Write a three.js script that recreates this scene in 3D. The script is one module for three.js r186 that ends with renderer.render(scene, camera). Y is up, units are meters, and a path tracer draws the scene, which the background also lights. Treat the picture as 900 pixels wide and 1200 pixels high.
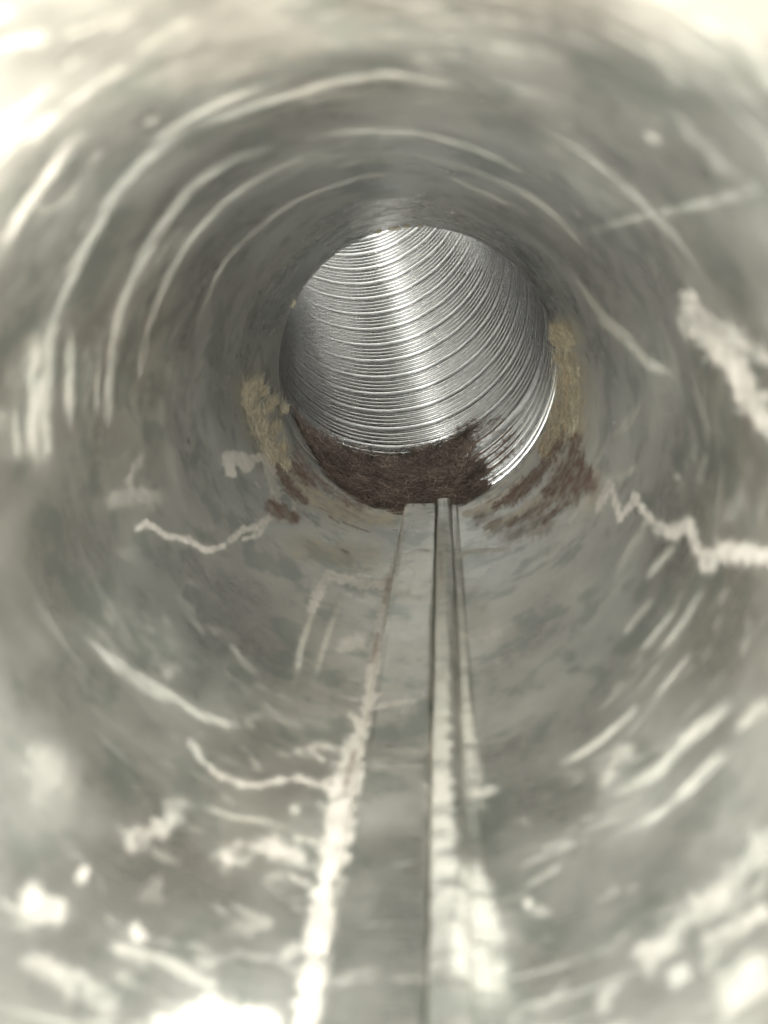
import * as THREE from 'three';
import { ImprovedNoise } from 'three/addons/math/ImprovedNoise.js';
import { mergeGeometries } from 'three/addons/utils/BufferGeometryUtils.js';

// ---------------------------------------------------------------- camera, sky, sun, exposure
const MM = 0.001;
const scene = new THREE.Scene();
const camera = new THREE.PerspectiveCamera(67.03, 0.75, 0.004, 300);
// the duct stands nearly upright, its mouth open to the sky; the photographer looks down into it.
// FRAME turns the duct's own axes (x right, y towards the bend, z out of the mouth) into the world's
const FRAME = new THREE.Quaternion().setFromEuler(new THREE.Euler(-78 * Math.PI / 180, 0, 0));
camera.position.set(8.58 * MM, 25.08 * MM, 0).applyQuaternion(FRAME);
camera.quaternion.setFromEuler(new THREE.Euler(-0.26511, 0.07126, 0, 'YXZ')).premultiply(FRAME);
camera.focus = 0.36;
camera.userData.fStop = 15;

const renderer = new THREE.WebGLRenderer({ antialias: true });
renderer.toneMapping = THREE.LinearToneMapping;
renderer.toneMappingExposure = 6.6;
renderer.shadowMap.enabled = true;

const SUN = new THREE.Vector3(0.50, -0.80, 0.215).applyQuaternion(FRAME).normalize();      // towards the sun
{
  const W = 256, H = 128, data = new Float32Array(W * H * 4);
  for (let j = 0; j < H; j++) for (let i = 0; i < W; i++) {
    const el = ((j + 0.5) / H - 0.5) * Math.PI, up = Math.max(0, Math.sin(el));
    const k = Math.pow(1 - up, 2.2), o = (j * W + i) * 4;
    data[o] = 0.89 + 0.42 * k; data[o + 1] = 0.895 + 0.37 * k; data[o + 2] = 0.865 + 0.26 * k; data[o + 3] = 1;
  }
  const sky = new THREE.DataTexture(data, W, H, THREE.RGBAFormat, THREE.FloatType);
  sky.mapping = THREE.EquirectangularReflectionMapping; sky.magFilter = THREE.LinearFilter; sky.needsUpdate = true;
  scene.background = sky; scene.environment = sky;
}
const sun = new THREE.DirectionalLight(new THREE.Color(1, 0.90, 0.76), 3.4);
sun.position.copy(SUN).multiplyScalar(3); sun.target.position.set(0, -0.2, 0); sun.castShadow = true; sun.shadow.radius = 44;
sun.shadow.mapSize.set(2048, 2048);
Object.assign(sun.shadow.camera, { left: -0.6, right: 0.6, top: 0.6, bottom: -0.6, near: 0.5, far: 6 });
scene.add(sun, sun.target);

// ---------------------------------------------------------------- helpers
let seed = 20240611;
const rnd = () => { seed = (seed + 0x6d2b79f5) | 0; let t = Math.imul(seed ^ (seed >>> 15), 1 | seed); t = (t + Math.imul(t ^ (t >>> 7), 61 | t)) ^ t; return ((t ^ (t >>> 14)) >>> 0) / 4294967296; };
const perlin = new ImprovedNoise();
const noise = (x, y, z) => perlin.noise(x + 100.3, y + 100.7, z + 7.1);
function fbm(x, y, z, n) { let s = 0, a = 0.5; for (let i = 0; i < n; i++) { s += a * noise(x, y, z + i * 9.7); x *= 2.03; y *= 2.03; a *= 0.5; } return s; }
const clamp = (x, a = 0, b = 1) => Math.min(b, Math.max(a, x));
const smooth = (a, b, x) => { const t = clamp((x - a) / (b - a)); return t * t * (3 - 2 * t); };
const RAD = Math.PI / 180;
function obj(name, geometry, material, parent) {
  const m = new THREE.Mesh(geometry, material); m.name = name; m.castShadow = m.receiveShadow = true; (parent || scene).add(m); return m;
}
function thing(name, label, category, pos = [0, 0, 0], group) {
  const g = new THREE.Group(); g.name = name; g.position.set(...pos).applyQuaternion(FRAME); g.quaternion.copy(FRAME); g.userData = { label, category }; if (group) g.userData.group = group; scene.add(g); return g;
}
function dataTexture(W, H, fill, srgb) {
  const d = new Uint8Array(W * H * 4);
  fill(d); const t = new THREE.DataTexture(d, W, H); t.magFilter = t.minFilter = THREE.LinearFilter; t.wrapS = t.wrapT = THREE.RepeatWrapping;
  if (srgb) t.colorSpace = THREE.SRGBColorSpace; t.needsUpdate = true; return t;
}
const toS = (x) => { x = clamp(x); return 255 * (x <= 0.0031308 ? 12.92 * x : 1.055 * Math.pow(x, 1 / 2.4) - 0.055); };
// a grid of (nu+1) x (nv+1) points: at(i, j) -> [x, y, z, u, v] in millimetres; keep(i, j) says whether a cell exists
function grid(nu, nv, at, keep, flip) {
  const P = new Float32Array((nu + 1) * (nv + 1) * 3), U = new Float32Array((nu + 1) * (nv + 1) * 2), I = [];
  for (let j = 0, p = 0; j <= nv; j++) for (let i = 0; i <= nu; i++, p++) { const q = at(i, j); P[p * 3] = q[0] * MM; P[p * 3 + 1] = q[1] * MM; P[p * 3 + 2] = q[2] * MM; U[p * 2] = q[3] || 0; U[p * 2 + 1] = q[4] || 0; }
  for (let j = 0; j < nv; j++) for (let i = 0; i < nu; i++) {
    if (keep && !keep(i, j)) continue;
    const a = j * (nu + 1) + i, b = a + 1, c = a + nu + 1, d = c + 1;
    if (flip) I.push(a, c, b, b, c, d); else I.push(a, b, c, b, d, c);
  }
  const g = new THREE.BufferGeometry();
  g.setAttribute('position', new THREE.BufferAttribute(P, 3)); g.setAttribute('uv', new THREE.BufferAttribute(U, 2)); g.setIndex(new THREE.BufferAttribute(new Uint32Array(I), 1));
  g.computeVertexNormals(); return g;
}

// ---------------------------------------------------------------- the ground the duct lies on
{
  const t = dataTexture(1024, 1024, (d) => {
    for (let y = 0; y < 1024; y++) for (let x = 0; x < 1024; x++) {
      const a = x / 1024 * Math.PI * 2, b = y / 1024 * Math.PI * 2, o = (y * 1024 + x) * 4;
      const n = fbm(Math.cos(a) * 3 + Math.cos(b) * 5, Math.sin(a) * 3 + Math.sin(b) * 5, 1, 5) + 0.25 * (rnd() - 0.5);
      const v = 0.42 * (1 + 0.35 * n); d[o] = toS(v); d[o + 1] = toS(v * 0.97); d[o + 2] = toS(v * 0.9); d[o + 3] = 255;
    }
  }, true);
  t.repeat.set(40, 40);
  const g = new THREE.PlaneGeometry(60, 60); g.rotateX(-Math.PI / 2);
  const m = obj('ground', g, new THREE.MeshStandardMaterial({ map: t, roughness: 0.95 })); m.position.y = -0.52;
  m.userData = { kind: 'structure', label: 'pale concrete ground below the duct and hose', category: 'ground' };
}

// ---------------------------------------------------------------- the rigid duct: surface
const R = 50, Z0 = 45, Z1 = 281;                                   // inner radius; mouth and far rim, mm in front of the lens
const TZ0 = 40, TZL = 245;                                         // what the texture spans along the duct
const uvOf = (deg, z) => [(deg + 180) / 360, (z - TZ0) / TZL];
const TW = 2048, TH = 2048;
// marks of oxide, lint film, dirt, scuffs and painted glare on the zinc: op, softness, [angle round from the bottom, depth, half width round, half width along] ...
const mark = (op, soft, pts) => ({ op, soft, pts });
const whiteMarks = [
  mark(0.7, 0.5, [120.7, 114.2, 1.32, 4.22,  115.4, 115.3, 2.45, 7.46,  111.6, 108.0, 2.44, 6.68,  105.5, 102.9, 2.12, 5.18,  101.5, 96.4, 1.77, 3.89]),
  mark(0.5, 0.6, [115.2, 105.3, 1.49, 4.12,  113.0, 98.2, 1.40, 3.51,  111.6, 92.8, 1.32, 3.09]),
  mark(0.45, 0.7, [-79.5, 130.8, 1.44, 3.03,  -78.2, 140.1, 1.53, 3.42,  -74.1, 148.5, 1.62, 3.76]),
  mark(0.4, 0.7, [-85.1, 145.9, 0.89, 2.10,  -81.8, 138.0, 0.84, 1.87]),
  mark(1.0, 0.35, [-71.5, 135.0, 0.58, 1.22,  -71.4, 140.0, 0.60, 1.30,  -66.0, 145.4, 0.62, 1.37,  -62.0, 153.5, 0.65, 1.50,  -56.6, 158.3, 0.67, 1.57,  -54.3, 167.5, 0.70, 1.73]),
  mark(0.9, 0.3, [-53.8, 172.6, 0.82, 2.08,  -53.1, 183.5, 0.87, 2.32,  -50.6, 191.2, 0.90, 2.49,  -49.3, 203.3, 0.96, 2.78]),
  mark(0.9, 0.3, [-51.6, 178.3, 0.53, 1.37,  -48.5, 188.8, 0.56, 1.52,  -49.1, 199.5, 0.59, 1.68]),
  mark(1.0, 0.25, [-72.8, 198.9, 1.29, 3.94,  -69.9, 197.2, 1.28, 3.84,  -67.4, 199.0, 1.29, 3.87]),
  mark(1.0, 0.25, [-73.0, 200.1, 1.42, 4.35,  -71.6, 206.4, 1.46, 4.59,  -69.4, 213.0, 1.50, 4.83,  -66.0, 217.0, 1.53, 4.94,  -66.4, 211.6, 1.49, 4.72,  -69.1, 209.6, 1.48, 4.68]),
  mark(1.0, 0.25, [-70.8, 202.6, 1.32, 4.05,  -68.5, 210.7, 1.36, 4.32,  -66.9, 218.4, 1.41, 4.60]),
  mark(1.0, 0.25, [-67.7, 217.6, 1.02, 3.33,  -66.1, 226.9, 1.06, 3.58,  -65.3, 231.4, 1.08, 3.71]),
  mark(0.8, 0.4, [-64.0, 236.5, 2.76, 9.61,  -59.1, 228.8, 2.13, 7.11,  -53.6, 223.1, 2.08, 6.68,  -49.9, 217.8, 1.53, 4.75]),
  mark(0.75, 0.3, [-51.7, 213.1, 0.50, 1.53,  -49.1, 203.9, 0.48, 1.40,  -44.2, 211.6, 0.50, 1.48,  -43.9, 219.7, 0.51, 1.59,  -45.0, 228.0, 0.53, 1.70,  -46.8, 231.0, 0.54, 1.75]),
  mark(0.6, 0.6, [-60.1, 212.7, 0.50, 1.56,  -58.5, 213.6, 0.50, 1.56]),
  mark(0.4, 0.7, [-70.4, 230.3, 0.67, 2.34,  -65.7, 236.9, 0.69, 2.43,  -61.6, 241.9, 0.70, 2.49]),
  mark(1.0, 0.4, [-24.8, 170.7, 1.33, 3.20,  -24.7, 182.2, 1.41, 3.60,  -23.6, 194.7, 1.49, 4.05,  -15.7, 196.2, 1.50, 4.11,  -7.2, 198.0, 1.52, 4.20]),
  mark(0.7, 0.5, [-13.4, 156.9, 1.52, 3.40,  -9.1, 162.8, 1.57, 3.64]),
  mark(0.7, 0.5, [-35.5, 103.8, 0.53, 0.84,  -32.3, 101.7, 0.52, 0.81,  -28.5, 100.6, 0.52, 0.79,  -24.5, 100.8, 0.52, 0.80,  -21.6, 101.9, 0.52, 0.81,  -19.0, 104.3, 0.53, 0.84,  -14.7, 106.8, 0.55, 0.88,  -9.8, 106.2, 0.54, 0.87,  -6.5, 105.2, 0.54, 0.86]),
  mark(0.6, 0.6, [-8.2, 116.8, 0.59, 1.03,  -12.6, 117.6, 0.59, 1.03,  -16.3, 114.0, 0.58, 0.98]),
  mark(0.6, 0.6, [-22.0, 86.0, 1.25, 1.69,  -19.1, 88.1, 1.28, 1.76,  -16.9, 90.3, 1.31, 1.84,  -11.1, 89.6, 1.30, 1.82]),
  mark(0.35, 0.8, [-16.8, 75.8, 0.93, 1.14,  -13.5, 77.2, 0.94, 1.17]),
  mark(0.4, 0.8, [-9.6, 73.6, 0.71, 0.85,  -6.3, 75.1, 0.72, 0.88]),
  mark(0.35, 0.9, [-53.2, 80.8, 2.35, 3.06,  -50.7, 81.1, 2.36, 3.07]),
  mark(0.6, 0.7, [-35.3, 81.7, 1.42, 1.84,  -32.7, 85.5, 1.47, 1.98,  -31.5, 90.6, 1.54, 2.18]),
  mark(0.65, 0.6, [-39.1, 72.2, 0.89, 1.05,  -39.1, 73.3, 0.90, 1.07]),
  mark(0.7, 0.6, [-42.0, 66.0, 1.65, 1.82,  -40.2, 67.0, 1.68, 1.87]),
  mark(0.65, 0.6, [-29.4, 69.7, 0.77, 0.88,  -29.0, 69.7, 0.77, 0.89]),
  mark(0.3, 0.9, [-29.8, 75.6, 0.93, 1.13,  -29.8, 77.8, 0.95, 1.18]),
  mark(0.9, 0.5, [-21.4, 61.2, 1.49, 1.55,  -16.5, 64.1, 1.55, 1.66,  -10.7, 64.3, 1.55, 1.67]),
  mark(0.4, 0.8, [-38.4, 60.5, 1.29, 1.33,  -34.7, 61.2, 1.31, 1.36,  -28.7, 60.5, 1.30, 1.34]),
  mark(0.4, 0.8, [-30.8, 66.8, 0.65, 0.72,  -24.8, 67.9, 0.66, 0.74,  -18.2, 67.2, 0.66, 0.74]),
  mark(0.45, 0.8, [41.4, 95.5, 1.48, 2.34,  45.3, 97.2, 1.50, 2.44]),
  mark(0.45, 0.8, [58.2, 68.5, 1.28, 1.58,  50.1, 67.8, 1.29, 1.53,  43.1, 67.8, 1.30, 1.52,  38.3, 66.2, 1.28, 1.46]),
  mark(0.4, 0.7, [52.7, 62.4, 0.77, 0.86,  49.0, 63.5, 0.78, 0.88,  45.6, 63.9, 0.79, 0.89]),
  mark(1.0, 0.4, [65.1, 175.1, 0.96, 2.98,  72.7, 174.9, 0.96, 3.12,  68.6, 158.6, 0.88, 2.51,  74.8, 153.6, 0.85, 2.46,  73.9, 142.5, 0.79, 2.11]),
  mark(0.5, 0.6, [73.0, 178.1, 0.87, 2.88,  76.1, 168.3, 0.83, 2.63,  80.8, 158.6, 0.78, 2.42]),
  mark(0.75, 0.4, [73.8, 136.4, 1.18, 3.02,  74.9, 129.6, 1.13, 2.75,  79.1, 122.7, 1.07, 2.54,  76.7, 117.6, 1.03, 2.30,  76.3, 110.5, 0.97, 2.04]),
  mark(0.75, 0.4, [75.9, 111.6, 1.12, 2.37,  79.8, 107.0, 1.34, 2.79,  82.2, 99.1, 1.12, 2.20,  83.9, 93.3, 1.17, 2.19]),
  mark(0.6, 0.5, [35.0, 256.4, 1.81, 6.99,  41.5, 256.9, 1.82, 7.24,  48.3, 254.7, 1.81, 7.38]),
  mark(0.55, 0.5, [32.1, 233.0, 0.83, 2.88,  39.3, 233.0, 0.83, 2.98,  46.5, 231.6, 0.83, 3.05]),
  mark(0.55, 0.5, [46.8, 233.1, 0.69, 2.58,  55.1, 232.4, 0.70, 2.69,  63.9, 230.2, 0.69, 2.79]),
  mark(0.6, 0.5, [56.0, 188.4, 0.69, 2.17,  62.9, 187.3, 0.68, 2.23,  68.8, 185.9, 0.68, 2.28,  70.9, 187.8, 0.69, 2.36]),
  mark(0.5, 0.6, [21.6, 265.0, 1.54, 5.87,  30.7, 261.6, 1.53, 5.94,  38.4, 259.0, 1.52, 6.03]),
  mark(0.7, 0.4, [17.5, 217.3, 0.77, 2.40,  21.5, 221.2, 0.78, 2.51,  31.6, 209.6, 0.75, 2.36]),
  mark(0.65, 0.4, [36.4, 208.9, 0.62, 1.99,  41.2, 207.8, 0.62, 2.02]),
  mark(0.65, 0.4, [42.9, 207.2, 0.62, 2.02,  47.7, 202.2, 0.61, 1.98]),
  mark(0.5, 0.7, [17.9, 162.0, 1.18, 2.82,  26.9, 158.1, 1.16, 2.76]),
  mark(0.6, 0.7, [18.2, 103.7, 0.67, 1.08,  21.3, 103.6, 0.67, 1.08]),
  mark(0.8, 0.4, [-3.9, 273.6, 0.79, 2.93,  -3.8, 230.0, 0.94, 2.98,  -5.1, 202.7, 0.96, 2.70]),
  mark(0.8, 0.4, [-5.4, 202.6, 0.96, 2.70,  -5.3, 172.9, 1.35, 3.30,  -5.0, 146.2, 1.16, 2.46,  -4.7, 128.4, 1.12, 2.11]),
  mark(0.8, 0.5, [-5.1, 125.9, 1.26, 2.33,  -6.2, 112.2, 2.28, 3.84,  -5.9, 99.1, 1.92, 2.92,  -5.7, 88.3, 1.52, 2.10]),
  mark(0.95, 0.4, [-7.1, 105.1, 1.35, 2.15,  -6.2, 86.5, 1.49, 2.03,  -5.8, 75.2, 1.34, 1.63,  -5.0, 65.0, 1.20, 1.30]),
  mark(0.7, 0.5, [-8.1, 128.9, 0.64, 1.21,  -5.2, 126.5, 0.63, 1.18]),
  mark(0.6, 0.5, [-4.5, 129.7, 0.48, 0.92,  0.9, 132.2, 0.49, 0.96,  5.9, 133.0, 0.49, 0.97]),
  mark(0.5, 0.6, [-2.2, 135.9, 0.50, 1.00,  -4.5, 130.3, 0.49, 0.93]),
  mark(0.6, 0.6, [-11.4, 113.3, 0.57, 0.97,  -14.4, 114.8, 0.58, 0.99]),
  mark(0.5, 0.6, [-17.4, 209.0, 0.49, 1.42,  -10.4, 212.1, 0.50, 1.46]),
  mark(0.5, 0.6, [-15.5, 206.0, 0.36, 1.04,  -9.9, 206.5, 0.36, 1.04]),
  mark(0.4, 0.6, [0.6, 222.3, 0.65, 2.01,  4.9, 227.8, 0.67, 2.12,  8.9, 218.6, 0.64, 1.98]),
  mark(0.35, 0.6, [0.9, 214.4, 0.38, 1.13,  8.4, 196.0, 0.35, 0.97]),
  mark(0.3, 0.7, [-1.9, 190.4, 1.13, 3.03,  7.3, 183.0, 1.09, 2.86]),
  mark(0.3, 0.8, [-1.0, 159.2, 1.73, 3.97,  5.8, 152.7, 1.67, 3.72]),
];
const creamMarks = [
  mark(0.8, 0.5, [-54.7, 247.6, 1.43, 5.08,  -46.6, 248.9, 2.88, 10.06,  -37.0, 250.5, 3.47, 11.99,  -25.3, 255.1, 3.23, 11.23,  -9.9, 261.8, 2.11, 7.51]),
  mark(0.7, 0.6, [-51.2, 248.2, 1.72, 6.07,  -37.5, 247.2, 1.71, 5.85]),
  mark(0.6, 0.6, [-15.2, 261.2, 1.20, 4.26,  -10.4, 268.2, 1.54, 5.61,  -4.6, 272.2, 1.25, 4.64]),
  mark(0.6, 0.7, [-83.8, 243.6, 1.43, 5.55,  -73.7, 246.6, 2.30, 8.65,  -62.9, 248.6, 2.89, 10.51,  -54.7, 250.5, 1.74, 6.23]),
  mark(0.6, 0.7, [102.4, 248.8, 2.71, 15.89,  90.3, 248.7, 4.53, 23.79,  78.2, 246.3, 5.37, 25.40,  67.4, 251.1, 3.62, 16.22]),
  mark(0.8, 0.5, [21.5, 262.8, 1.22, 4.62,  32.4, 258.7, 2.12, 8.20,  47.3, 254.7, 2.11, 8.57]),
  mark(0.7, 0.5, [28.9, 236.7, 0.84, 2.93,  39.1, 231.4, 1.24, 4.40,  50.5, 227.9, 1.09, 4.03]),
  mark(0.7, 0.5, [48.4, 217.3, 0.65, 2.27,  56.4, 215.5, 1.04, 3.75,  64.9, 213.7, 0.90, 3.40]),
  mark(0.6, 0.6, [63.3, 181.4, 1.11, 3.50,  68.0, 183.3, 1.79, 5.89,  71.8, 188.3, 1.15, 3.98]),
  mark(0.45, 0.8, [-36.3, 202.4, 3.57, 10.12,  -14.3, 220.8, 3.87, 11.75]),
];
const brownMarks = [
  mark(0.8, 0.5, [-58.9, 241.2, 1.40, 4.90,  -53.3, 239.3, 1.81, 6.18,  -47.6, 238.0, 1.79, 6.02,  -42.5, 238.4, 1.10, 3.68]),
  mark(0.75, 0.5, [-51.3, 212.1, 1.74, 5.29,  -47.2, 214.8, 2.51, 7.66,  -43.1, 218.5, 1.78, 5.49]),
  mark(0.85, 0.6, [-58.4, 254.3, 2.06, 7.56,  -51.7, 257.6, 2.08, 7.60,  -45.4, 260.0, 2.10, 7.61]),
  mark(0.6, 0.7, [-58.1, 267.7, 1.54, 5.95,  -49.4, 267.6, 1.54, 5.79,  -37.8, 268.7, 1.54, 5.70,  -23.2, 267.3, 1.53, 5.56]),
  mark(0.9, 0.6, [74.6, 248.9, 1.50, 7.00,  69.0, 251.5, 3.03, 13.72,  62.5, 256.6, 3.07, 13.63]),
  mark(0.85, 0.5, [33.9, 253.7, 1.19, 4.55,  43.6, 253.2, 1.95, 7.71,  54.1, 250.0, 1.94, 7.99]),
  mark(0.8, 0.6, [61.1, 247.5, 1.78, 7.55,  50.7, 247.7, 1.77, 7.10,  41.2, 248.2, 1.76, 6.77]),
  mark(0.85, 0.6, [54.1, 224.3, 1.88, 6.98,  61.9, 217.4, 3.41, 12.81,  66.8, 204.5, 4.22, 15.36,  68.4, 190.8, 2.56, 8.78]),
  mark(0.8, 0.7, [74.4, 225.7, 2.19, 9.24,  68.3, 219.3, 2.12, 8.36,  63.4, 214.3, 2.07, 7.74]),
  mark(0.6, 0.7, [70.7, 203.8, 1.73, 6.45,  66.9, 187.7, 1.60, 5.36]),
  mark(0.6, 0.7, [37.0, 225.8, 1.34, 4.63,  47.0, 220.5, 1.32, 4.64,  57.7, 211.8, 1.28, 4.56]),
  mark(0.7, 0.6, [48.5, 206.3, 0.87, 2.88,  55.4, 203.4, 0.86, 2.91,  62.7, 196.7, 0.84, 2.86]),
  mark(0.4, 0.8, [26.4, 252.3, 2.95, 10.90,  37.6, 219.3, 2.61, 8.78,  49.5, 203.9, 2.45, 8.11]),
  mark(0.5, 0.7, [-5.4, 202.6, 0.72, 2.02,  -5.4, 186.7, 0.67, 1.75]),
  mark(0.5, 0.7, [-5.5, 165.4, 0.70, 1.64,  -5.6, 152.1, 0.65, 1.42]),
  mark(0.5, 0.7, [-5.7, 117.4, 0.59, 1.04,  -6.2, 105.3, 0.54, 0.86]),
  mark(0.4, 0.6, [11.8, 215.9, 0.64, 1.95,  12.3, 194.6, 0.58, 1.62]),
];
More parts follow.
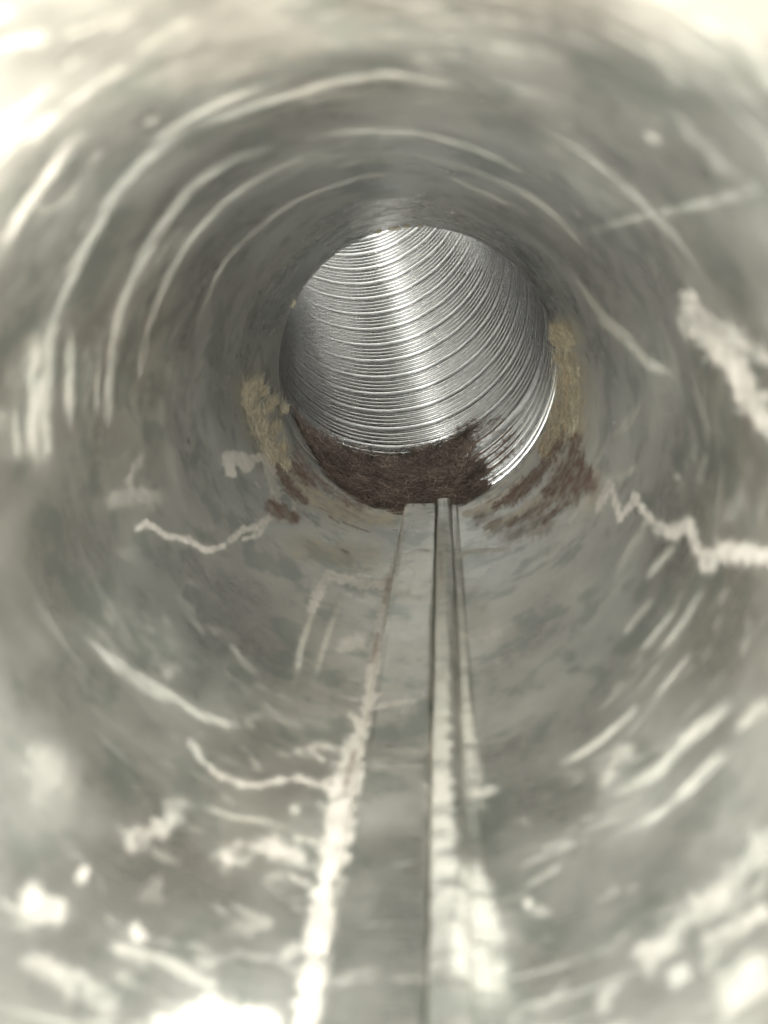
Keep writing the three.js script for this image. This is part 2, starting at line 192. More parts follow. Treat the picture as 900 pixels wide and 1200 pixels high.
const wearAndGlareMarks = [
  mark(0.5, 0.6, [-126.8, 86.4, 0.59, 1.04,  -134.5, 84.9, 0.58, 1.05,  -140.0, 84.3, 0.57, 1.07,  -146.2, 82.6, 0.55, 1.07]),
  mark(0.5, 0.6, [-96.1, 106.5, 0.79, 1.46,  -109.0, 106.8, 0.79, 1.54,  -120.7, 106.5, 0.78, 1.63,  -133.0, 103.6, 0.75, 1.67,  -141.8, 100.6, 0.72, 1.68,  -149.8, 98.8, 0.70, 1.71,  -157.6, 96.6, 0.66, 1.73]),
  mark(0.55, 0.6, [-94.5, 131.7, 0.90, 2.01,  -104.8, 131.9, 0.90, 2.13,  -117.3, 128.4, 0.88, 2.17,  -128.1, 126.3, 0.86, 2.25,  -136.6, 123.3, 0.83, 2.28,  -146.7, 119.3, 0.79, 2.31,  -155.0, 120.1, 0.78, 2.51,  -162.2, 122.6, 0.78, 2.77]),
  mark(0.5, 0.6, [-102.0, 149.0, 0.65, 1.70,  -112.0, 145.4, 0.64, 1.72,  -125.0, 142.4, 0.62, 1.80,  -134.4, 139.6, 0.61, 1.86,  -145.0, 137.4, 0.59, 1.96,  -153.4, 136.1, 0.58, 2.06,  -165.8, 135.9, 0.55, 2.27]),
  mark(0.6, 0.6, [-112.8, 174.7, 0.51, 1.66,  -122.3, 173.1, 0.50, 1.74,  -132.3, 169.1, 0.49, 1.80,  -142.4, 169.9, 0.49, 1.97,  -152.8, 168.8, 0.48, 2.13,  -165.8, 169.0, 0.46, 2.39,  -176.2, 166.1, 0.43, 2.48,  -188.9, 165.7, 0.41, 2.62]),
  mark(0.5, 0.6, [171.1, 165.7, 0.48, 3.05,  160.6, 173.4, 0.50, 3.41,  151.4, 174.6, 0.51, 3.42]),
  mark(0.5, 0.6, [177.1, 147.2, 0.50, 2.66,  169.2, 151.3, 0.50, 2.90,  159.0, 152.8, 0.50, 2.99,  147.8, 153.2, 0.51, 2.94,  139.8, 157.7, 0.54, 3.01,  131.1, 159.2, 0.57, 2.90]),
  mark(0.5, 0.6, [-164.8, 124.9, 0.45, 1.68,  -172.2, 125.4, 0.44, 1.79,  -179.3, 128.2, 0.44, 1.96,  -185.3, 128.7, 0.43, 2.03,  -192.9, 132.0, 0.43, 2.19,  -202.0, 134.6, 0.44, 2.29,  -209.3, 136.1, 0.45, 2.32]),
  mark(0.5, 0.6, [-148.0, 96.6, 0.46, 1.08,  -153.1, 96.3, 0.45, 1.11,  -160.3, 95.9, 0.44, 1.16,  -169.9, 95.2, 0.41, 1.23]),
  mark(0.5, 0.6, [-152.5, 97.5, 0.55, 1.36,  -159.8, 101.3, 0.55, 1.56,  -169.7, 101.7, 0.53, 1.69,  -176.0, 99.3, 0.51, 1.67,  -181.9, 97.5, 0.48, 1.66,  -187.4, 98.8, 0.48, 1.74,  -192.0, 98.8, 0.47, 1.77]),
  mark(0.35, 0.7, [158.5, 104.3, 0.50, 2.00,  150.1, 105.7, 0.52, 2.03,  141.3, 107.0, 0.54, 2.02,  134.1, 105.3, 0.55, 1.87,  124.2, 103.8, 0.57, 1.71]),
  mark(0.3, 0.7, [138.1, 154.7, 0.81, 4.29,  135.9, 111.7, 0.58, 2.15,  134.3, 88.6, 0.46, 1.30,  133.6, 73.0, 0.38, 0.86]),
  mark(0.8, 0.6, [129.2, 190.8, 0.87, 5.19,  117.4, 186.5, 0.88, 4.50,  112.3, 167.5, 0.80, 3.46,  110.9, 154.6, 0.74, 2.91]),
  mark(1.0, 0.6, [117.4, 186.5, 1.32, 6.75,  113.9, 182.4, 1.30, 6.27,  109.4, 163.0, 1.17, 4.80,  105.7, 152.4, 1.10, 4.06,  105.7, 135.6, 0.98, 3.21]),
  mark(0.9, 0.6, [-116.3, 103.8, 1.53, 3.03,  -107.5, 106.8, 1.58, 3.07,  -98.0, 107.8, 1.60, 3.00,  -91.9, 109.2, 1.63, 3.00]),
  mark(0.7, 0.6, [-116.1, 112.0, 0.66, 1.41,  -106.5, 116.0, 0.69, 1.43,  -96.1, 118.0, 0.70, 1.41]),
  mark(0.45, 0.6, [-110.5, 125.4, 0.49, 1.13,  -103.8, 126.4, 0.50, 1.11,  -96.8, 128.2, 0.50, 1.10]),
  mark(0.5, 0.6, [-111.0, 131.7, 0.71, 1.72,  -103.1, 131.7, 0.71, 1.65,  -93.5, 132.4, 0.71, 1.59]),
  mark(0.45, 0.6, [-111.2, 142.9, 0.42, 1.10,  -102.3, 146.7, 0.43, 1.10]),
  mark(0.4, 0.6, [-104.2, 100.1, 0.55, 0.98,  -98.5, 101.4, 0.56, 0.98,  -94.2, 102.2, 0.56, 0.98]),
  mark(0.8, 0.6, [-23.9, 194.5, 0.83, 2.24,  -24.1, 167.1, 0.72, 1.71,  -23.4, 149.1, 0.65, 1.40,  -21.8, 135.0, 0.60, 1.18]),
  mark(0.7, 0.6, [-18.3, 189.1, 0.81, 2.13,  -18.3, 161.9, 0.70, 1.61,  -17.9, 139.2, 0.61, 1.24]),
  mark(0.4, 0.8, [-39.3, 136.9, 0.34, 0.67,  -32.4, 131.5, 0.32, 0.63]),
  mark(0.3, 0.8, [-36.6, 134.2, 0.53, 1.04,  -29.4, 132.5, 0.52, 1.01]),
  mark(0.55, 0.6, [-61.9, 104.3, 0.42, 0.69,  -53.6, 106.4, 0.86, 1.41,  -45.4, 109.2, 0.99, 1.65,  -37.6, 112.2, 0.68, 1.15]),
  mark(0.55, 0.6, [-45.5, 109.6, 0.66, 1.11,  -36.2, 111.3, 0.67, 1.13,  -28.2, 114.3, 0.69, 1.18]),
  mark(0.35, 0.8, [-46.1, 112.7, 0.79, 1.36,  -45.6, 118.0, 0.82, 1.47]),
  mark(0.4, 0.7, [-28.8, 92.6, 0.39, 0.56,  -22.3, 93.8, 0.39, 0.57,  -15.3, 95.5, 0.40, 0.59]),
  mark(0.55, 0.7, [-14.8, 98.6, 0.77, 1.16,  -13.0, 99.9, 0.77, 1.18]),
  mark(0.5, 0.6, [50.7, 104.2, 0.58, 1.03,  45.8, 104.0, 0.58, 1.01,  41.0, 103.3, 0.58, 0.99,  32.4, 103.2, 0.58, 0.96]),
  mark(0.55, 0.6, [64.5, 87.9, 0.82, 1.29,  59.2, 89.3, 0.83, 1.31,  54.1, 90.3, 0.84, 1.31,  48.4, 89.4, 0.84, 1.27,  39.5, 91.8, 0.86, 1.30]),
  mark(0.6, 0.6, [59.3, 82.9, 0.69, 1.01,  53.9, 83.1, 0.70, 1.01,  48.8, 82.8, 0.70, 0.99,  42.1, 83.0, 0.70, 0.98]),
  mark(0.4, 0.7, [68.7, 81.4, 0.67, 1.01,  65.7, 82.8, 0.69, 1.03,  61.5, 83.9, 0.70, 1.04]),
  mark(0.35, 0.8, [39.2, 62.5, 0.90, 0.99,  42.5, 62.3, 0.90, 0.98]),
  mark(0.35, 0.9, [42.8, 57.9, 2.28, 2.35,  48.2, 57.7, 2.26, 2.33,  51.0, 57.8, 2.25, 2.34]),
  mark(0.55, 0.6, [63.6, 123.0, 0.49, 1.07,  57.9, 124.1, 0.50, 1.06,  53.8, 123.6, 0.50, 1.03]),
  mark(0.4, 0.6, [66.4, 113.9, 0.40, 0.82,  60.2, 115.1, 0.41, 0.81,  54.6, 114.8, 0.41, 0.79]),
  mark(0.55, 0.6, [72.4, 109.2, 0.55, 1.12,  64.0, 110.1, 0.56, 1.09,  57.1, 110.0, 0.56, 1.06]),
  mark(0.4, 0.6, [53.1, 102.6, 0.37, 0.64,  58.6, 102.9, 0.37, 0.66,  63.7, 102.7, 0.37, 0.67]),
  mark(0.45, 0.6, [74.9, 124.7, 0.62, 1.46,  69.4, 127.9, 0.64, 1.49,  64.0, 130.4, 0.65, 1.50]),
  mark(0.4, 0.7, [72.8, 141.1, 0.84, 2.19,  66.1, 143.8, 0.85, 2.19,  59.5, 144.5, 0.86, 2.13]),
  mark(0.4, 0.7, [96.4, 159.1, 0.86, 3.01,  88.4, 175.2, 0.94, 3.43,  80.8, 188.2, 1.01, 3.73]),
  mark(0.45, 0.6, [86.1, 192.4, 0.66, 2.58,  79.4, 194.9, 0.67, 2.52,  74.4, 189.3, 0.65, 2.29]),
  mark(0.4, 0.6, [52.4, 216.9, 0.62, 2.22,  59.7, 210.7, 0.61, 2.20]),
  mark(0.35, 0.9, [21.8, 195.2, 2.79, 7.99,  21.9, 171.7, 2.49, 6.33,  22.2, 157.1, 2.30, 5.39]),
  mark(0.5, 0.7, [19.0, 227.6, 0.54, 1.75,  18.0, 164.3, 0.48, 1.16,  17.4, 133.0, 0.53, 1.06,  17.9, 110.5, 0.90, 1.54,  18.1, 102.6, 1.06, 1.69,  17.8, 97.7, 1.32, 2.02]),
  mark(0.95, 0.8, [16.6, 89.1, 0.94, 1.33,  16.8, 82.8, 1.59, 2.13,  16.8, 74.7, 2.44, 3.00,  16.5, 64.7, 2.77, 3.04]),  // wedge of reflected glare beside the ridge, painted as a pale mark
  mark(1.0, 0.5, [13.4, 272.5, 2.02, 7.71,  11.8, 201.4, 1.91, 5.50,  12.0, 149.4, 1.75, 3.86,  11.7, 119.9, 1.81, 3.28,  12.0, 91.7, 1.93, 2.78,  12.3, 65.3, 2.06, 2.27]),  // ridge face set pale along its whole length
  mark(0.8, 0.6, [17.7, 269.0, 0.62, 2.38,  17.3, 198.5, 0.57, 1.63,  16.9, 133.2, 0.53, 1.06,  16.9, 90.7, 0.95, 1.37]),
];
// smaller ones nobody placed: fingers of oxide beside the seam, specks, and hair scratches running round the duct
for (let k = 0; k < 46; k++) {
  const z = 62 + 120 * rnd() * rnd() + 50 * rnd(), l = (1.5 + 9 * rnd() * rnd()) * (z < 150 ? 1.3 : 0.8), w = 0.15 + 0.5 * rnd();
  whiteMarks.push(mark(0.35 + 0.5 * rnd(), 0.5, [-3.6, z, w, w * 1.6, -4 - l * 0.5, z + rnd() * 3 - 2, w * 0.8, w * 1.3, -4 - l, z + rnd() * 6 - 4, w * 0.4, w * 0.7]));
}
for (let k = 0; k < 130; k++) {
  const d = -180 + 360 * rnd(), z = 55 + 215 * rnd(), w = 0.12 + 0.9 * Math.pow(rnd(), 5);
  whiteMarks.push(mark(0.25 + 0.5 * rnd(), 0.5, [d, z, w, w * 1.4]));
}
for (let k = 0; k < 240; k++) {
  const d = -180 + 360 * rnd(), z = 55 + 222 * rnd(), l = 3 + 40 * rnd() * rnd(), w = 0.1 + 0.25 * rnd() * rnd(), s = (rnd() - 0.5) * 3;
  wearAndGlareMarks.push(mark(0.1 + 0.25 * rnd(), 0.5, [d, z, w * 4, w, d + l / 2, z + s * 0.6, w * 4, w, d + l, z + s, w * 4, w]));
}
for (let k = 0; k < 90; k++) {
  const d = (rnd() < 0.5 ? -62 + 40 * rnd() : 25 + 50 * rnd()), z = 200 + 78 * Math.sqrt(rnd()), l = 2 + 9 * rnd(), w = 0.2 + 0.5 * rnd();
  (rnd() < 0.5 ? brownMarks : creamMarks).push(mark(0.2 + 0.5 * rnd(), 0.6, [d, z, w * 1.5, w * 2, d + l, z + 3 * rnd() - 1, w, w * 2]));
}
function paint(marks, z, wiped) {
  const L = new Float32Array(TW * TH), ax = TW / 360, az = TH / TZL, arc = R * RAD;
  for (const { op, soft, pts } of marks) for (let k = 0; k < pts.length; k += 4) {
    const last = k + 4 >= pts.length; if (last && k > 0) break;
    const a = pts.slice(k, k + 4), b = last ? a : pts.slice(k + 4, k + 8);
    const m = 1.7 + soft * 0.6, w = Math.max(a[2], b[2]) * m, h = Math.max(a[3], b[3]) * m;
    const x0 = Math.floor((Math.min(a[0], b[0]) - w / arc + 180) * ax), x1 = Math.ceil((Math.max(a[0], b[0]) + w / arc + 180) * ax);
    const y0 = Math.max(0, Math.floor((Math.min(a[1], b[1]) - h - TZ0) * az)), y1 = Math.min(TH - 1, Math.ceil((Math.max(a[1], b[1]) + h - TZ0) * az));
    for (let y = y0; y <= y1; y++) for (let x = x0; x <= x1; x++) {
      const X = x / ax - 180, Z = y / az + TZ0;
      const mw = (a[2] + b[2]) / 2, mh = (a[3] + b[3]) / 2;
      const px = (X - a[0]) * arc / mw, pz = (Z - a[1]) / mh, dx = (b[0] - a[0]) * arc / mw, dz = (b[1] - a[1]) / mh, dd = dx * dx + dz * dz;
      const t = dd > 0 ? clamp((px * dx + pz * dz) / dd) : 0, gw = (a[2] + (b[2] - a[2]) * t) / mw, gh = (a[3] + (b[3] - a[3]) * t) / mh;
      const s = Math.min(mw, mh), f = 1 / Math.max(0.35, s);
      let e = Math.hypot((px - dx * t) / gw, (pz - dz * t) / gh);
      if (e > m) continue;
      if (!wiped) e /= clamp(0.98 + 0.7 * noise((a[0] + (b[0] - a[0]) * t) * arc * 0.9 * Math.min(1, 2 / s), (a[1] + (b[1] - a[1]) * t) * 0.5 * Math.min(1, 2 / s), z + 21), 0.35, 1.5);
      e += (soft < 0.27 ? 0.3 : soft < 0.56 ? 0.95 : wiped ? 0.7 : 1.1) * fbm(X * arc * f * 0.55, Z * f * 0.55, z, 3) + 0.25 * noise(X * arc * 3, Z * 3, z + 5);
      let v = op * (0.8 * smooth(1 + soft * 0.6, 1 - soft * 0.8, e) + 0.2 * smooth(m, 0.5, e));
      if (wiped && pts.length > 4) {                           // wiped smears and painted glare: streaky, thinning out at both ends
        const u = (k / 4 + t) / (pts.length / 4 - 1), end = Math.min(u, 1 - u);
        v *= smooth(-0.05, 0.28, end) * clamp(0.72 + 0.9 * noise(X * arc * 0.08, Z * 2.1, z + 11) + 0.7 * noise(X * arc * 0.22, Z * 0.35, z + 13));
      }
      if (!wiped && soft > 0.27) v *= clamp(1.0 + (z > 1 ? 0.5 : 1.0) * fbm(X * arc * 0.8, Z * 0.5, z + 31, 3) + (soft > 0.56 ? 0.9 : 0.3) * noise(X * arc * 0.33, Z * 0.26, z + 33), 0.22, 1);
      const at = y * TW + ((x % TW) + TW) % TW;
      if (v > L[at]) L[at] = v;
    }
  }
  return L;
}
const white = paint(whiteMarks, 1), cream = paint(creamMarks, 2), brown = paint(brownMarks, 3), wearAndGlare = paint(wearAndGlareMarks, 4, true);
const colour = new Uint8Array(TW * TH * 4), pbr = new Uint8Array(TW * TH * 4), relief = new Uint8Array(TW * TH * 4);
for (let y = 0; y < TH; y++) for (let x = 0; x < TW; x++) {
  const i = y * TW + x, o = i * 4, deg = x / TW * 360, ca = Math.cos(deg * RAD), sa = Math.sin(deg * RAD), z = y / TH * TZL + TZ0;
  const X = ca * R, Y = sa * R;
  // cloudy zinc patina, finer mottling, and faint scuffs running round the duct
  const big = perlin.noise(X * 0.045 + 50, Y * 0.045 + 50, z * 0.045) + 0.6 * perlin.noise(X * 0.11 + 9, Y * 0.11 + 9, z * 0.11);
  const mid = perlin.noise(X * 0.33 + 20, Y * 0.33 + 20, z * 0.33) + 0.5 * perlin.noise(X * 0.9 + 3, Y * 0.9 + 3, z * 0.9);
  const scuff = perlin.noise(X * 0.06 + 7, Y * 0.06 + 7, z * 1.9) * 0.6 + perlin.noise(X * 0.09 + 17, Y * 0.09 + 17, z * 4.3) * 0.4;
  const fine = perlin.noise(X * 0.12 + 27, Y * 0.12 + 27, z * 11) * 0.7 + perlin.noise(X * 0.5 + 37, Y * 0.5 + 37, z * 6) * 0.3;
  const grain = rnd() - 0.5;
  const bloom = smooth(-0.5, 1.1, big * 0.9 + mid * 0.15) * 0.34;
  const w = clamp(white[i] * (0.86 + 0.35 * mid)), c = clamp(cream[i] * (0.9 + 0.5 * mid + 0.3 * scuff)), b = clamp(brown[i] * (1.1 + 0.6 * mid + 0.5 * scuff));
  let v = 0.49 * (1 + 0.20 * big + 0.07 * mid + 0.08 * scuff + 0.05 * fine + 0.05 * grain);
  const hue = perlin.noise(X * 0.03 + 41, Y * 0.03 + 41, z * 0.02 + 3);    // buff film here, greener zinc there
  let r = v * (1 + 0.06 * hue), g = v * 0.985, bl = v * (0.905 - 0.05 * hue);
  const mix = (k, R_, G_, B_) => { r += (R_ - r) * k; g += (G_ - g) * k; bl += (B_ - bl) * k; };
  // tarnish in torn patches, and wisps of dried oxide drawn out round the duct
  const warp = perlin.noise(X * 0.08 + 61, Y * 0.08 + 61, z * 0.08) * 6;
  const torn = perlin.noise(X * 0.085 + warp * 0.25 + 71, Y * 0.085 + 71, z * 0.07) + 0.55 * perlin.noise(X * 0.21 + 75, Y * 0.21 + 75, z * 0.24 + warp * 0.3) + 0.3 * perlin.noise(X * 0.6 + 79, Y * 0.6 + 79, z * 0.7);
  const tarnish = smooth(-0.02, 0.5, torn) * 0.62;
  const ridged = 1 - Math.abs(perlin.noise(X * 0.05 + 81, Y * 0.05 + 81, z * 0.22 + warp * 0.2)) * 2.2 - 0.35 * (perlin.noise(X * 0.4 + 85, Y * 0.4 + 85, z * 0.9) + 0.5);
  const wisp = smooth(0.62, 0.95, ridged) * smooth(-0.35, 0.3, perlin.noise(X * 0.035 + 91, Y * 0.035 + 91, z * 0.04)) * 0.3;
  mix(tarnish, 0.27, 0.30, 0.27);
  mix(bloom, 0.62, 0.62, 0.57);
  mix(wisp, 0.70, 0.68, 0.61);
  mix(c, 0.68, 0.62, 0.49);
  mix(w, 0.80, 0.755, 0.70);
  mix(b, 0.23, 0.155, 0.125);
  const wr = clamp(wearAndGlare[i] * 1.8);                                 // scuffed zinc, chalky instead of glossy; also the glare painted by the seam
  mix(wr * 0.4, 0.64, 0.61, 0.55);
  colour[o] = toS(r); colour[o + 1] = toS(g); colour[o + 2] = toS(bl); colour[o + 3] = 255;
  const film = clamp(Math.max(w, c, b, wr, wisp));
  pbr[o + 1] = 255 * clamp(0.31 + 0.02 * mid + 0.04 * scuff + 0.06 * fine + 0.06 * big + 0.10 * tarnish - 0.13 * smooth(185, 265, z) * smooth(-0.1, 0.8, ca) + 0.45 * film + 0.1 * bloom);
  pbr[o + 2] = 255 * clamp((0.78 - 0.5 * bloom) * (1 - film)); pbr[o] = 255; pbr[o + 3] = 255;
  const h = 0.45 + 0.07 * scuff + 0.02 * mid + 0.09 * fine + 0.25 * w + 0.12 * wr + 0.15 * c + 0.18 * b;
  relief[o] = relief[o + 1] = relief[o + 2] = 255 * clamp(h); relief[o + 3] = 255;
}
const tex = (data, srgb) => dataTexture(TW, TH, (d) => d.set(data), srgb);
const pbrTexture = tex(pbr);
const zinc = new THREE.MeshStandardMaterial({ map: tex(colour, true), roughnessMap: pbrTexture, metalnessMap: pbrTexture, roughness: 1, metalness: 1, bumpMap: tex(relief), bumpScale: 0.00009, side: THREE.DoubleSide });

// ---------------------------------------------------------------- the rigid duct: shape
const duct = thing('metal_duct', 'straight grey galvanised duct with a raised seam along its bottom and white oxide stains', 'duct', [0, 0, -Z0 * MM]);
const SEAM0 = -4.3, SEAM1 = 18.8;                                  // the lap seam, degrees from the bottom towards the right
const onDuct = (deg, r, z) => [r * Math.sin(deg * RAD), -r * Math.cos(deg * RAD), -(z - Z0)];
function shell(d0, d1, r, z0, z1, nu, nv, flip) {
  return grid(nu, nv, (i, j) => { const d = d0 + (d1 - d0) * i / nu, z = z0 + (z1 - z0) * j / nv; return [...onDuct(d, r(d, z), z), ...uvOf(d, z)]; }, null, flip);
}
const dent = (d, z) => 0.14 * noise(Math.sin(d * RAD) * 1.4, Math.cos(d * RAD) * 1.4, z * 0.018) * smooth(0, 12, d - SEAM1) * smooth(0, 12, 360 + SEAM0 - d);
const inner = shell(SEAM1, 360 + SEAM0, (d, z) => R + dent(d, z), Z0, Z1, 260, 60);
const outer = shell(SEAM1 - 1, 360 + SEAM0 + 1, () => R + 0.6, Z0, Z1, 180, 4, true);
const wall = obj('pipe_wall', mergeGeometries([inner, outer]), zinc, duct);
function ring(z, out) { return grid(300, 1, (i, j) => { const d = 360 * i / 300; return [...onDuct(d, j ? R + 0.62 : R - 0.02 + out, z), ...uvOf(d, Math.min(z, 283))]; }); }
obj('pipe_rim', mergeGeometries([ring(Z1, 0), grid(300, 8, (i, j) => {   // the cut edge, turned out a hair
  const a = j / 8 * Math.PI * 2, d = 360 * i / 300; return [...onDuct(d, R + 0.3 + 0.34 * Math.cos(a), Z1 + 0.3 * Math.sin(a)), ...uvOf(d, Z1 - 1)];
})]), zinc, duct);
// profile of the seam: [angle, radius], swept along the duct
function sweep(profile, z0, z1, nv, wob) {
  return grid(profile.length - 1, nv, (i, j) => { const [d, r] = profile[i], z = z0 + (z1 - z0) * j / nv; return [...onDuct(d + wob * noise(z * 0.05, d, 3), r + wob * 0.5 * noise(z * 0.08, d * 0.3, 9), z), ...uvOf(d, Math.min(z, 284))]; });
}
function softened(points, n = 5) {                                 // a polyline with its corners rounded
  const out = [];
  for (let k = 0; k < points.length; k++) {
    const p = points[k];
    if (!k || k === points.length - 1) { out.push(p); continue; }
    const a = points[k - 1], b = points[k + 1], ra = Math.min(0.35, 0.4), t = (q) => { const l = Math.hypot((q[0] - p[0]) * 0.87, q[1] - p[1]); return Math.min(0.45, ra / l); };
    const ta = t(a), tb = t(b), A = [p[0] + (a[0] - p[0]) * ta, p[1] + (a[1] - p[1]) * ta], B = [p[0] + (b[0] - p[0]) * tb, p[1] + (b[1] - p[1]) * tb];
    for (let s = 0; s <= n; s++) { const u = s / n, v = 1 - u; out.push([v * v * A[0] + 2 * u * v * p[0] + u * u * B[0], v * v * A[1] + 2 * u * v * p[1] + u * u * B[1]]); }
  }
  return out;
}
obj('seam_band', sweep(softened([[SEAM0 - 0.3, R + 0.2], [SEAM0 + 0.2, R - 1.1], [-2, R - 1.45], [3, R - 1.5], [8.6, R - 1.3], [9.5, R - 1.0], [9.8, R + 0.3]]), Z0, Z1 + 2.2, 120, 0.25), zinc, duct);
obj('seam_ridge', sweep(softened([[10.1, R + 0.3], [10.3, R - 2.3], [11.0, R - 2.9], [13.0, R - 3.0], [15.0, R - 2.5], [15.9, R - 1.9], [16.3, R - 0.6], [17.9, R - 0.45], [SEAM1 + 0.1, R + 0.15]]), Z0, Z1 + 1.4, 120, 0.22), zinc, duct);
obj('seam_groove', sweep([[9.3, R + 0.3], [10.8, R + 0.3]], Z0, Z1, 4, 0), zinc, duct);

// ---------------------------------------------------------------- the flexible hose that continues it
const HR = 51.0, HZ = 274, BEND = 54, TILT = 0.50, LEAN = 0.365, SLOW = 643, PITCH = 12.3, HEND = 540, FLEX = 240, TIGHT = 160;
const side3 = new THREE.Vector3(Math.cos(LEAN), Math.sin(LEAN), 0), up3 = new THREE.Vector3(-Math.sin(LEAN), Math.cos(LEAN), 0), go3 = new THREE.Vector3(0, 0, -1);
// a point of the hose: s along its centre line, th round it (0 = outer side of the bend), r from the centre line
function onHose(s, th, r) {
  const L = BEND * TILT; let phi = 0, a = s, b = 0;
  if (s > 0) { const f = Math.min(s, L) / BEND; phi = f; a = BEND * Math.sin(f); b = BEND * (1 - Math.cos(f)); }
  if (s > L) { phi = TILT + (s - L) / SLOW; a += SLOW * (Math.sin(phi) - Math.sin(TILT)); b += SLOW * (Math.cos(TILT) - Math.cos(phi)); }
  if (s > FLEX) {                                                  // out of view a tighter bend is added, keeping far-end skylight out
    const p0 = TILT + (FLEX - L) / SLOW; phi = p0 + (s - FLEX) / TIGHT;
    a = BEND * Math.sin(TILT) + SLOW * (Math.sin(p0) - Math.sin(TILT)) + TIGHT * (Math.sin(phi) - Math.sin(p0));
    b = BEND * (1 - Math.cos(TILT)) + SLOW * (Math.cos(TILT) - Math.cos(p0)) + TIGHT * (Math.cos(p0) - Math.cos(phi));
  }
  const na = -Math.sin(phi), nb = Math.cos(phi), c = -r * Math.cos(th), d = r * Math.sin(th), A = a + c * na, B = b + c * nb;
  return [side3.x * d + up3.x * B, side3.y * d + up3.y * B, -A];
}
const BANDW = 4.7, NG = 3, GW = (PITCH - BANDW) / NG;
// radius at w within one pitch: a wide lock-seam band, then small corrugations
function crest(w) {
  if (w < BANDW) { const e = Math.min(w, BANDW - w); return -0.05 + 2.2 * smooth(0.50, 0.28, e) + 0.42 * Math.pow((w / BANDW - 0.5) * 2, 2); }
  const k = (w - BANDW) / GW, f = k - Math.floor(k), x = Math.abs(f - 0.5) * 2;    // rounded beads with a tight fold between them
  return 0.02 + 0.62 * (1 - Math.sqrt(1 - Math.pow(x * 0.92, 2))) + 2.0 * smooth(0.66, 0.84, x);
}
const dented = (th, s) => HR + 0.22 * noise(Math.cos(th) * 2, Math.sin(th) * 2, s * 0.03) + 0.05 * noise(Math.cos(th) * 9, Math.sin(th) * 9, s * 0.12);
const TURN = 150, TURNS = Math.ceil(HEND / PITCH) + 2;
function ribbon(w0, w1, nw) {
  return grid(TURN * TURNS, nw, (i, j) => {
    const th = i / TURN * Math.PI * 2, w = w0 + (w1 - w0) * j / nw, s = -16 + PITCH * i / TURN + w;
    const r = dented(th, s) + crest(w);
    const p = onHose(s, th, r); return [p[0], p[1], p[2], i / TURN * 8, s / 40];
  }, (i, j) => {
    const th = ((i + 0.5) / TURN % 1) * 360, w = w0 + (w1 - w0) * (j + 0.5) / nw, s = -16 + PITCH * (i + 0.5) / TURN + w;
    // an unseen gap is left open on the inner side to let skylight in
    const away = Math.abs(((th - GAPMID + 540) % 360) - 180), from = -3 + GAPLEN * smooth(62, 47, away);
    return s > from && s < HEND;
  }, true);
}
const GAPMID = 196, GAPLEN = 50;
const alu = (() => {
  const W = 1024, H = 512;
  const t = dataTexture(W, H, (d) => {
    for (let y = 0; y < H; y++) for (let x = 0; x < W; x++) {
      const o = (y * W + x) * 4, a = x / W * Math.PI * 2, b = y / H * Math.PI * 2;
      const n = perlin.noise(Math.cos(a) * 3 + 20, Math.sin(a) * 3 + 20, 5 + Math.cos(b) * 9) , m = perlin.noise(Math.cos(a) * 14 + 20, Math.sin(a) * 14 + 31, 5 + Math.sin(b) * 40);
      const speck = perlin.noise(x * 0.23 + 0.5, y * 0.23 + 0.5, 3) > 0.52 ? 1 : 0;
      d[o] = 255; d[o + 1] = 255 * clamp(0.12 + 0.06 * n + 0.06 * m + 0.2 * speck); d[o + 2] = 255 * (1 - 0.5 * speck); d[o + 3] = 255;
    }
  });
  return new THREE.MeshStandardMaterial({ color: new THREE.Color().setRGB(0.74, 0.74, 0.73), roughnessMap: t, metalnessMap: t, roughness: 1, metalness: 1, side: THREE.DoubleSide });
})();
const hose = thing('flexible_hose', 'shiny ribbed spiral hose bending upwards beyond the far end of the duct', 'hose', [0, 0, -HZ * MM]);
obj('lock_seam', ribbon(0, BANDW, 28), alu, hose);
obj('corrugated_wall', ribbon(BANDW, PITCH, 72), alu, hose);

// ---------------------------------------------------------------- lint and dirt
// many thin bent fibres as one geometry: start(k) -> { p, dir, n, len, r, colour } in millimetres
function fibres(count, start, bend) {
  const SEG = 4, P = [], N = [], C = [], I = [], t = new THREE.Vector3(), u = new THREE.Vector3(), v = new THREE.Vector3(), p = new THREE.Vector3();
  for (let k = 0; k < count; k++) {
    const f = start(k); if (!f) continue;
    p.copy(f.p); t.copy(f.dir).normalize(); const base = P.length / 3;
    for (let s = 0; s <= SEG; s++) {
      u.copy(f.n).cross(t).normalize(); v.copy(t).cross(u).normalize();
      const r = f.r * (s === SEG ? 0.35 : 1);
      for (let c = 0; c < 3; c++) {
        const a = c / 3 * Math.PI * 2, x = Math.cos(a), y = Math.sin(a);
        P.push((p.x + (u.x * x + v.x * y) * r) * MM, (p.y + (u.y * x + v.y * y) * r) * MM, (p.z + (u.z * x + v.z * y) * r) * MM);
        N.push(u.x * x + v.x * y, u.y * x + v.y * y, u.z * x + v.z * y); C.push(...f.colour);
      }
      if (s < SEG) for (let c = 0; c < 3; c++) { const a = base + s * 3 + c, b = base + s * 3 + (c + 1) % 3; I.push(a, b, a + 3, b, b + 3, a + 3); }
      p.addScaledVector(t, f.len / SEG);
      t.x += (rnd() - 0.5) * bend; t.y += (rnd() - 0.5) * bend; t.z += (rnd() - 0.5) * bend; t.normalize();
    }
  }
  const g = new THREE.BufferGeometry();
  g.setAttribute('position', new THREE.Float32BufferAttribute(P, 3)); g.setAttribute('normal', new THREE.Float32BufferAttribute(N, 3)); g.setAttribute('color', new THREE.Float32BufferAttribute(C, 3)); g.setIndex(I);
  return g;
}
const V = (a) => new THREE.Vector3(...a);
const fibreStuff = new THREE.MeshStandardMaterial({ vertexColors: true, roughness: 1 });
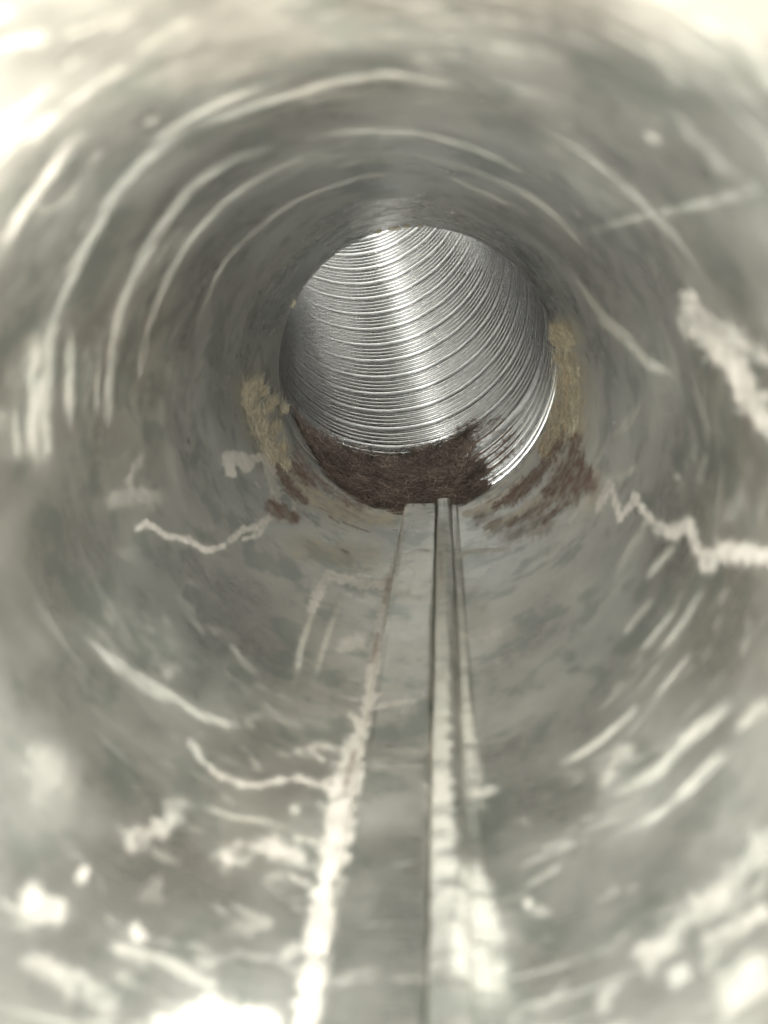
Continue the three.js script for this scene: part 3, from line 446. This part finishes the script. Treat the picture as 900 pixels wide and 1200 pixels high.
const lintCloth = (r, g, b) => new THREE.MeshStandardMaterial({ color: new THREE.Color().setRGB(r, g, b), roughness: 1, side: THREE.DoubleSide });

// the brown mat along the bottom of the hose
{
  const mat = thing('lint_mat', 'dark brown matted lint lying along the bottom of the ribbed hose', 'lint', [0, 0, -HZ * MM]);
  // how far the mat reaches: angle round the hose (degrees, bottom = LEAN's share), along it
  const EDGE = [[-86, 27], [-61, 31], [-36, 31], [-21, 34.5], [3, 37], [13, 40], [24, 34], [30, 28], [33, 20], [36, 8]];
  const edge = (d) => { let k = 0; while (k < EDGE.length - 2 && d > EDGE[k + 1][0]) k++; const t = clamp((d - EDGE[k][0]) / (EDGE[k + 1][0] - EDGE[k][0])); return EDGE[k][1] + (EDGE[k + 1][1] - EDGE[k][1]) * t; };
  const ragged = (th, s) => 2.2 * noise(th * 5, s * 0.15, 2) + 1.6 * noise(th * 22, s * 0.6, 4);
  const cover = (th, s) => {
    const n = 1.5 * ragged(th, s), d = th / RAD + 1.2 * n;
    if (edge(d) - s < 7 && noise(th * 16, s * 0.9, 17) > 0.05 + (edge(d) - s) * 0.06) return false;
    if (d < -86 || d > 34) return false;
    if (d < -58 && s < 9 + 0.45 * (-58 - d) + n) return false;       // bare ribs beside the rim
    if (d > 8 && s < 11 + n * 2 && noise(th * 9, s * 0.5, 12) > -0.1 && s > 8.5) return false;
    return s < edge(d) + n;
  };
  // the mat lies over the ribs, thinning to a film in the grooves towards its edge and on the right
  const top = (th, s) => {
    const d = th / RAD, thin = Math.max(smooth(9, 0, edge(d) - s) * 0.8, smooth(-6, 24, d) * (1.05 + 0.9 * noise(th * 7, s * 0.12, 15)));
    return dented(th, s) - 0.5 + 0.3 * noise(th * 6, s * 0.25, 6) + 0.3 * noise(th * 25, s * 0.9, 8) + 0.95 * thin - 0.4 * smooth(12, 4, s) * (1 - smooth(0, 20, d));
  };
  const sheet = grid(320, 130, (i, j) => { const th = (-92 + 134 * i / 320) * RAD, s = 6 + 50 * j / 130; return [...onHose(s, th, top(th, s)), i / 8, j / 8]; }, (i, j) => cover((-92 + 134 * (i + 0.5) / 320) * RAD, 6 + 50 * (j + 0.5) / 130), true);
  obj('matted_sheet', sheet, lintCloth(0.18, 0.14, 0.115), mat);
  const g = fibres(14000, () => {
    const th = (-90 + 128 * rnd()) * RAD, s = 6 + 46 * rnd();
    if (!cover(th, s) || (top(th, s) > dented(th, s) + 0.05 && rnd() < 0.75)) return null;
    const p = V(onHose(s, th, top(th, s) - 0.1 - rnd() * 0.25)), q = V(onHose(s, th, HR - 5)), n = q.sub(p).normalize(), t1 = V(onHose(s, th + 0.01, HR)).sub(V(onHose(s, th, HR))).normalize();
    const dir = new THREE.Vector3().copy(t1).applyAxisAngle(n, rnd() * 6.28).addScaledVector(n, rnd() * 0.3 - 0.05), k = 0.35 + rnd() * rnd() * rnd() * 4.5;
    return { p, dir, n, len: 2 + 5 * rnd(), r: 0.05 + 0.05 * rnd(), colour: [0.20, 0.155, 0.128].map((x) => x * k * clamp(0.95 + 1.1 * noise(th * 7, s * 0.2, 19), 0.35, 1.8)) };
  }, 0.8);
  const lip = fibres(5200, () => {
    const d = -42 + 74 * rnd(), n1 = noise(d * 0.12, 3, 4), back = rnd() * rnd() * (9 + 9 * n1) * (1 - smooth(-20, -42, d)) * (1 - smooth(16, 33, d)), z = Z1 + 1 - back;
    if (d > -5.5 && d < 19.5 && rnd() < (back > 3 ? 1 : 0.6)) return null;
    const n = V([-Math.sin(d * RAD), Math.cos(d * RAD), 0]), p = V(onDuct(d, R - 0.15 - 0.5 * rnd(), z)).add(new THREE.Vector3(0, 0, HZ - Z0)), k = 0.35 + rnd() * rnd() * rnd() * 4;
    const dir = V([Math.cos(d * RAD), Math.sin(d * RAD), 0]).multiplyScalar(rnd() < 0.5 ? -1 : 1).addScaledVector(V([0, 0, 1]), (rnd() - 0.5) * 3).addScaledVector(n, rnd() * 0.25);
    return { p, dir, n, len: 1.5 + 3 * rnd(), r: 0.05 + 0.05 * rnd(), colour: [0.20 * k, 0.155 * k, 0.128 * k] };
  }, 0.9);
  const lf = obj('lip_fibres', lip, fibreStuff, mat); lf.userData.kind = 'stuff';
  const fz = obj('loose_fibres', g, fibreStuff, mat); fz.userData.kind = 'stuff';
}
// pale fuzzy tufts clinging to the duct's wall just before its rim
function tuft(name, label, spots, count, lean, tints, group) {
  const t = thing(name, label, 'lint', [0, 0, -Z0 * MM]);
  const g = fibres(count, () => {
    const q = spots[Math.floor(rnd() * spots.length)], d = q[0] + (rnd() + rnd() - 1) * q[2], z = Math.min(Z1 - 0.3, q[1] + (rnd() + rnd() - 1) * q[3]);
    const n = V([-Math.sin(d * RAD), Math.cos(d * RAD), 0]), round = V([Math.cos(d * RAD), Math.sin(d * RAD), 0]).multiplyScalar(lean);
    const p = V(onDuct(d, R - 0.1 - rnd() * q[4], z)), c = tints[Math.floor(rnd() * tints.length)], k = 0.6 + 0.8 * rnd();
    const dir = round.addScaledVector(V([0, 0, 1]), (rnd() - 0.5) * 0.9).addScaledVector(n, rnd() * 0.5 - 0.1);
    return { p, dir, n, len: 1.5 + 9 * rnd() * rnd() * rnd(), r: 0.03 + 0.05 * rnd(), colour: c.map((x) => x * k) };
  }, 1.0);
  const m = obj('fuzzy_fibres', g, fibreStuff, t); m.userData.kind = 'stuff';
  return t;
}
const BEIGE = [[0.74, 0.68, 0.52], [0.62, 0.56, 0.41], [0.82, 0.78, 0.66], [0.56, 0.45, 0.31]], OLIVE = [[0.64, 0.58, 0.40], [0.58, 0.55, 0.43], [0.76, 0.72, 0.57], [0.44, 0.36, 0.25], [0.68, 0.52, 0.33]];
const leftSpots = [[-88.3, 228.8, 1.4, 4.5, 2], [-88.7, 242.0, 1.5, 5.1, 2], [-87.0, 233.7, 1.9, 6.2, 2], [-85.3, 251.6, 1.2, 4.2, 2], [-79.5, 264.8, 1.2, 4.5, 2], [-74.1, 276.6, 1.1, 4.0, 2], [-84.9, 231.8, 3.1, 10.1, 2], [-79.2, 233.4, 3.5, 11.0, 2], [-73.1, 236.1, 3.5, 10.9, 2], [-67.5, 237.6, 3.2, 9.8, 2], [-62.0, 237.5, 3.2, 9.6, 2], [-78.9, 254.9, 2.4, 8.3, 2], [-70.0, 257.3, 2.7, 9.2, 2], [-61.7, 253.2, 2.7, 8.7, 2], [-56.6, 246.7, 2.3, 7.1, 2]];
const rightSpots = [[108.1, 259.6, 1.3, 7.1, 2], [107.8, 244.4, 1.5, 8.0, 2], [106.1, 237.1, 1.3, 6.6, 2], [103.7, 269.1, 1.7, 9.4, 2], [103.6, 254.5, 2.8, 14.9, 2], [96.7, 262.6, 4.4, 22.4, 2], [93.6, 246.0, 4.5, 20.8, 2], [86.9, 255.6, 5.3, 24.4, 2], [85.1, 237.8, 4.3, 18.1, 2], [77.0, 253.3, 5.3, 22.2, 2], [77.4, 233.6, 3.9, 15.2, 2], [70.6, 255.5, 4.2, 17.2, 2], [62.9, 258.0, 3.9, 15.2, 2]];
tuft('lint_tuft', 'pale beige fuzzy lint tuft on the left of the duct rim', leftSpots, 2600, -1, BEIGE);
tuft('lint_tuft_001', 'olive and tan fuzzy lint tuft on the right of the duct rim', rightSpots, 3800, 1, OLIVE);

// crumbs of dried lint caught on the duct's rim
function crumb(name, label, deg, z, size, group) {
  const g = new THREE.IcosahedronGeometry(size * MM, 3), p = g.attributes.position, v = new THREE.Vector3(), k = rnd() * 50;
  for (let i = 0; i < p.count; i++) { v.fromBufferAttribute(p, i); const q = v.clone().multiplyScalar(1 / (size * MM)); v.multiplyScalar(1 + 0.45 * noise(q.x * 1.6 + k, q.y * 1.6, q.z * 1.6) + 0.2 * noise(q.x * 5 + k, q.y * 5, q.z * 5)); p.setXYZ(i, v.x * 1.5, v.y * 0.7, v.z); }
  g.computeVertexNormals();
  const q = onDuct(deg, R - size * 0.35, z).map((x) => x * MM), m = obj(name, g, crumbStuff);
  m.position.set(q[0], q[1], q[2] - Z0 * MM).applyQuaternion(FRAME); m.quaternion.setFromEuler(new THREE.Euler(0, 0, deg * RAD)).premultiply(FRAME);
  m.userData = { label, category: 'crumb' }; if (group) m.userData.group = group;
}
const crumbStuff = new THREE.MeshStandardMaterial({ color: new THREE.Color().setRGB(0.55, 0.50, 0.40), roughness: 1 });
[-172, -169.5, -176, 179, -165].forEach((d, k) => crumb(k ? 'lint_crumb_00' + k : 'lint_crumb', 'tiny pale lint crumb stuck along the top of the duct rim', d, Z1 - 1.5 - 2 * rnd(), 0.45 + 0.35 * rnd(), 'lint crumbs along the top of the duct rim'));
crumb('lint_crumb_005', 'single pale lint crumb stuck on the upper left of the duct rim', -119.3, Z1 - 1.2, 0.9);

renderer.render(scene, camera);
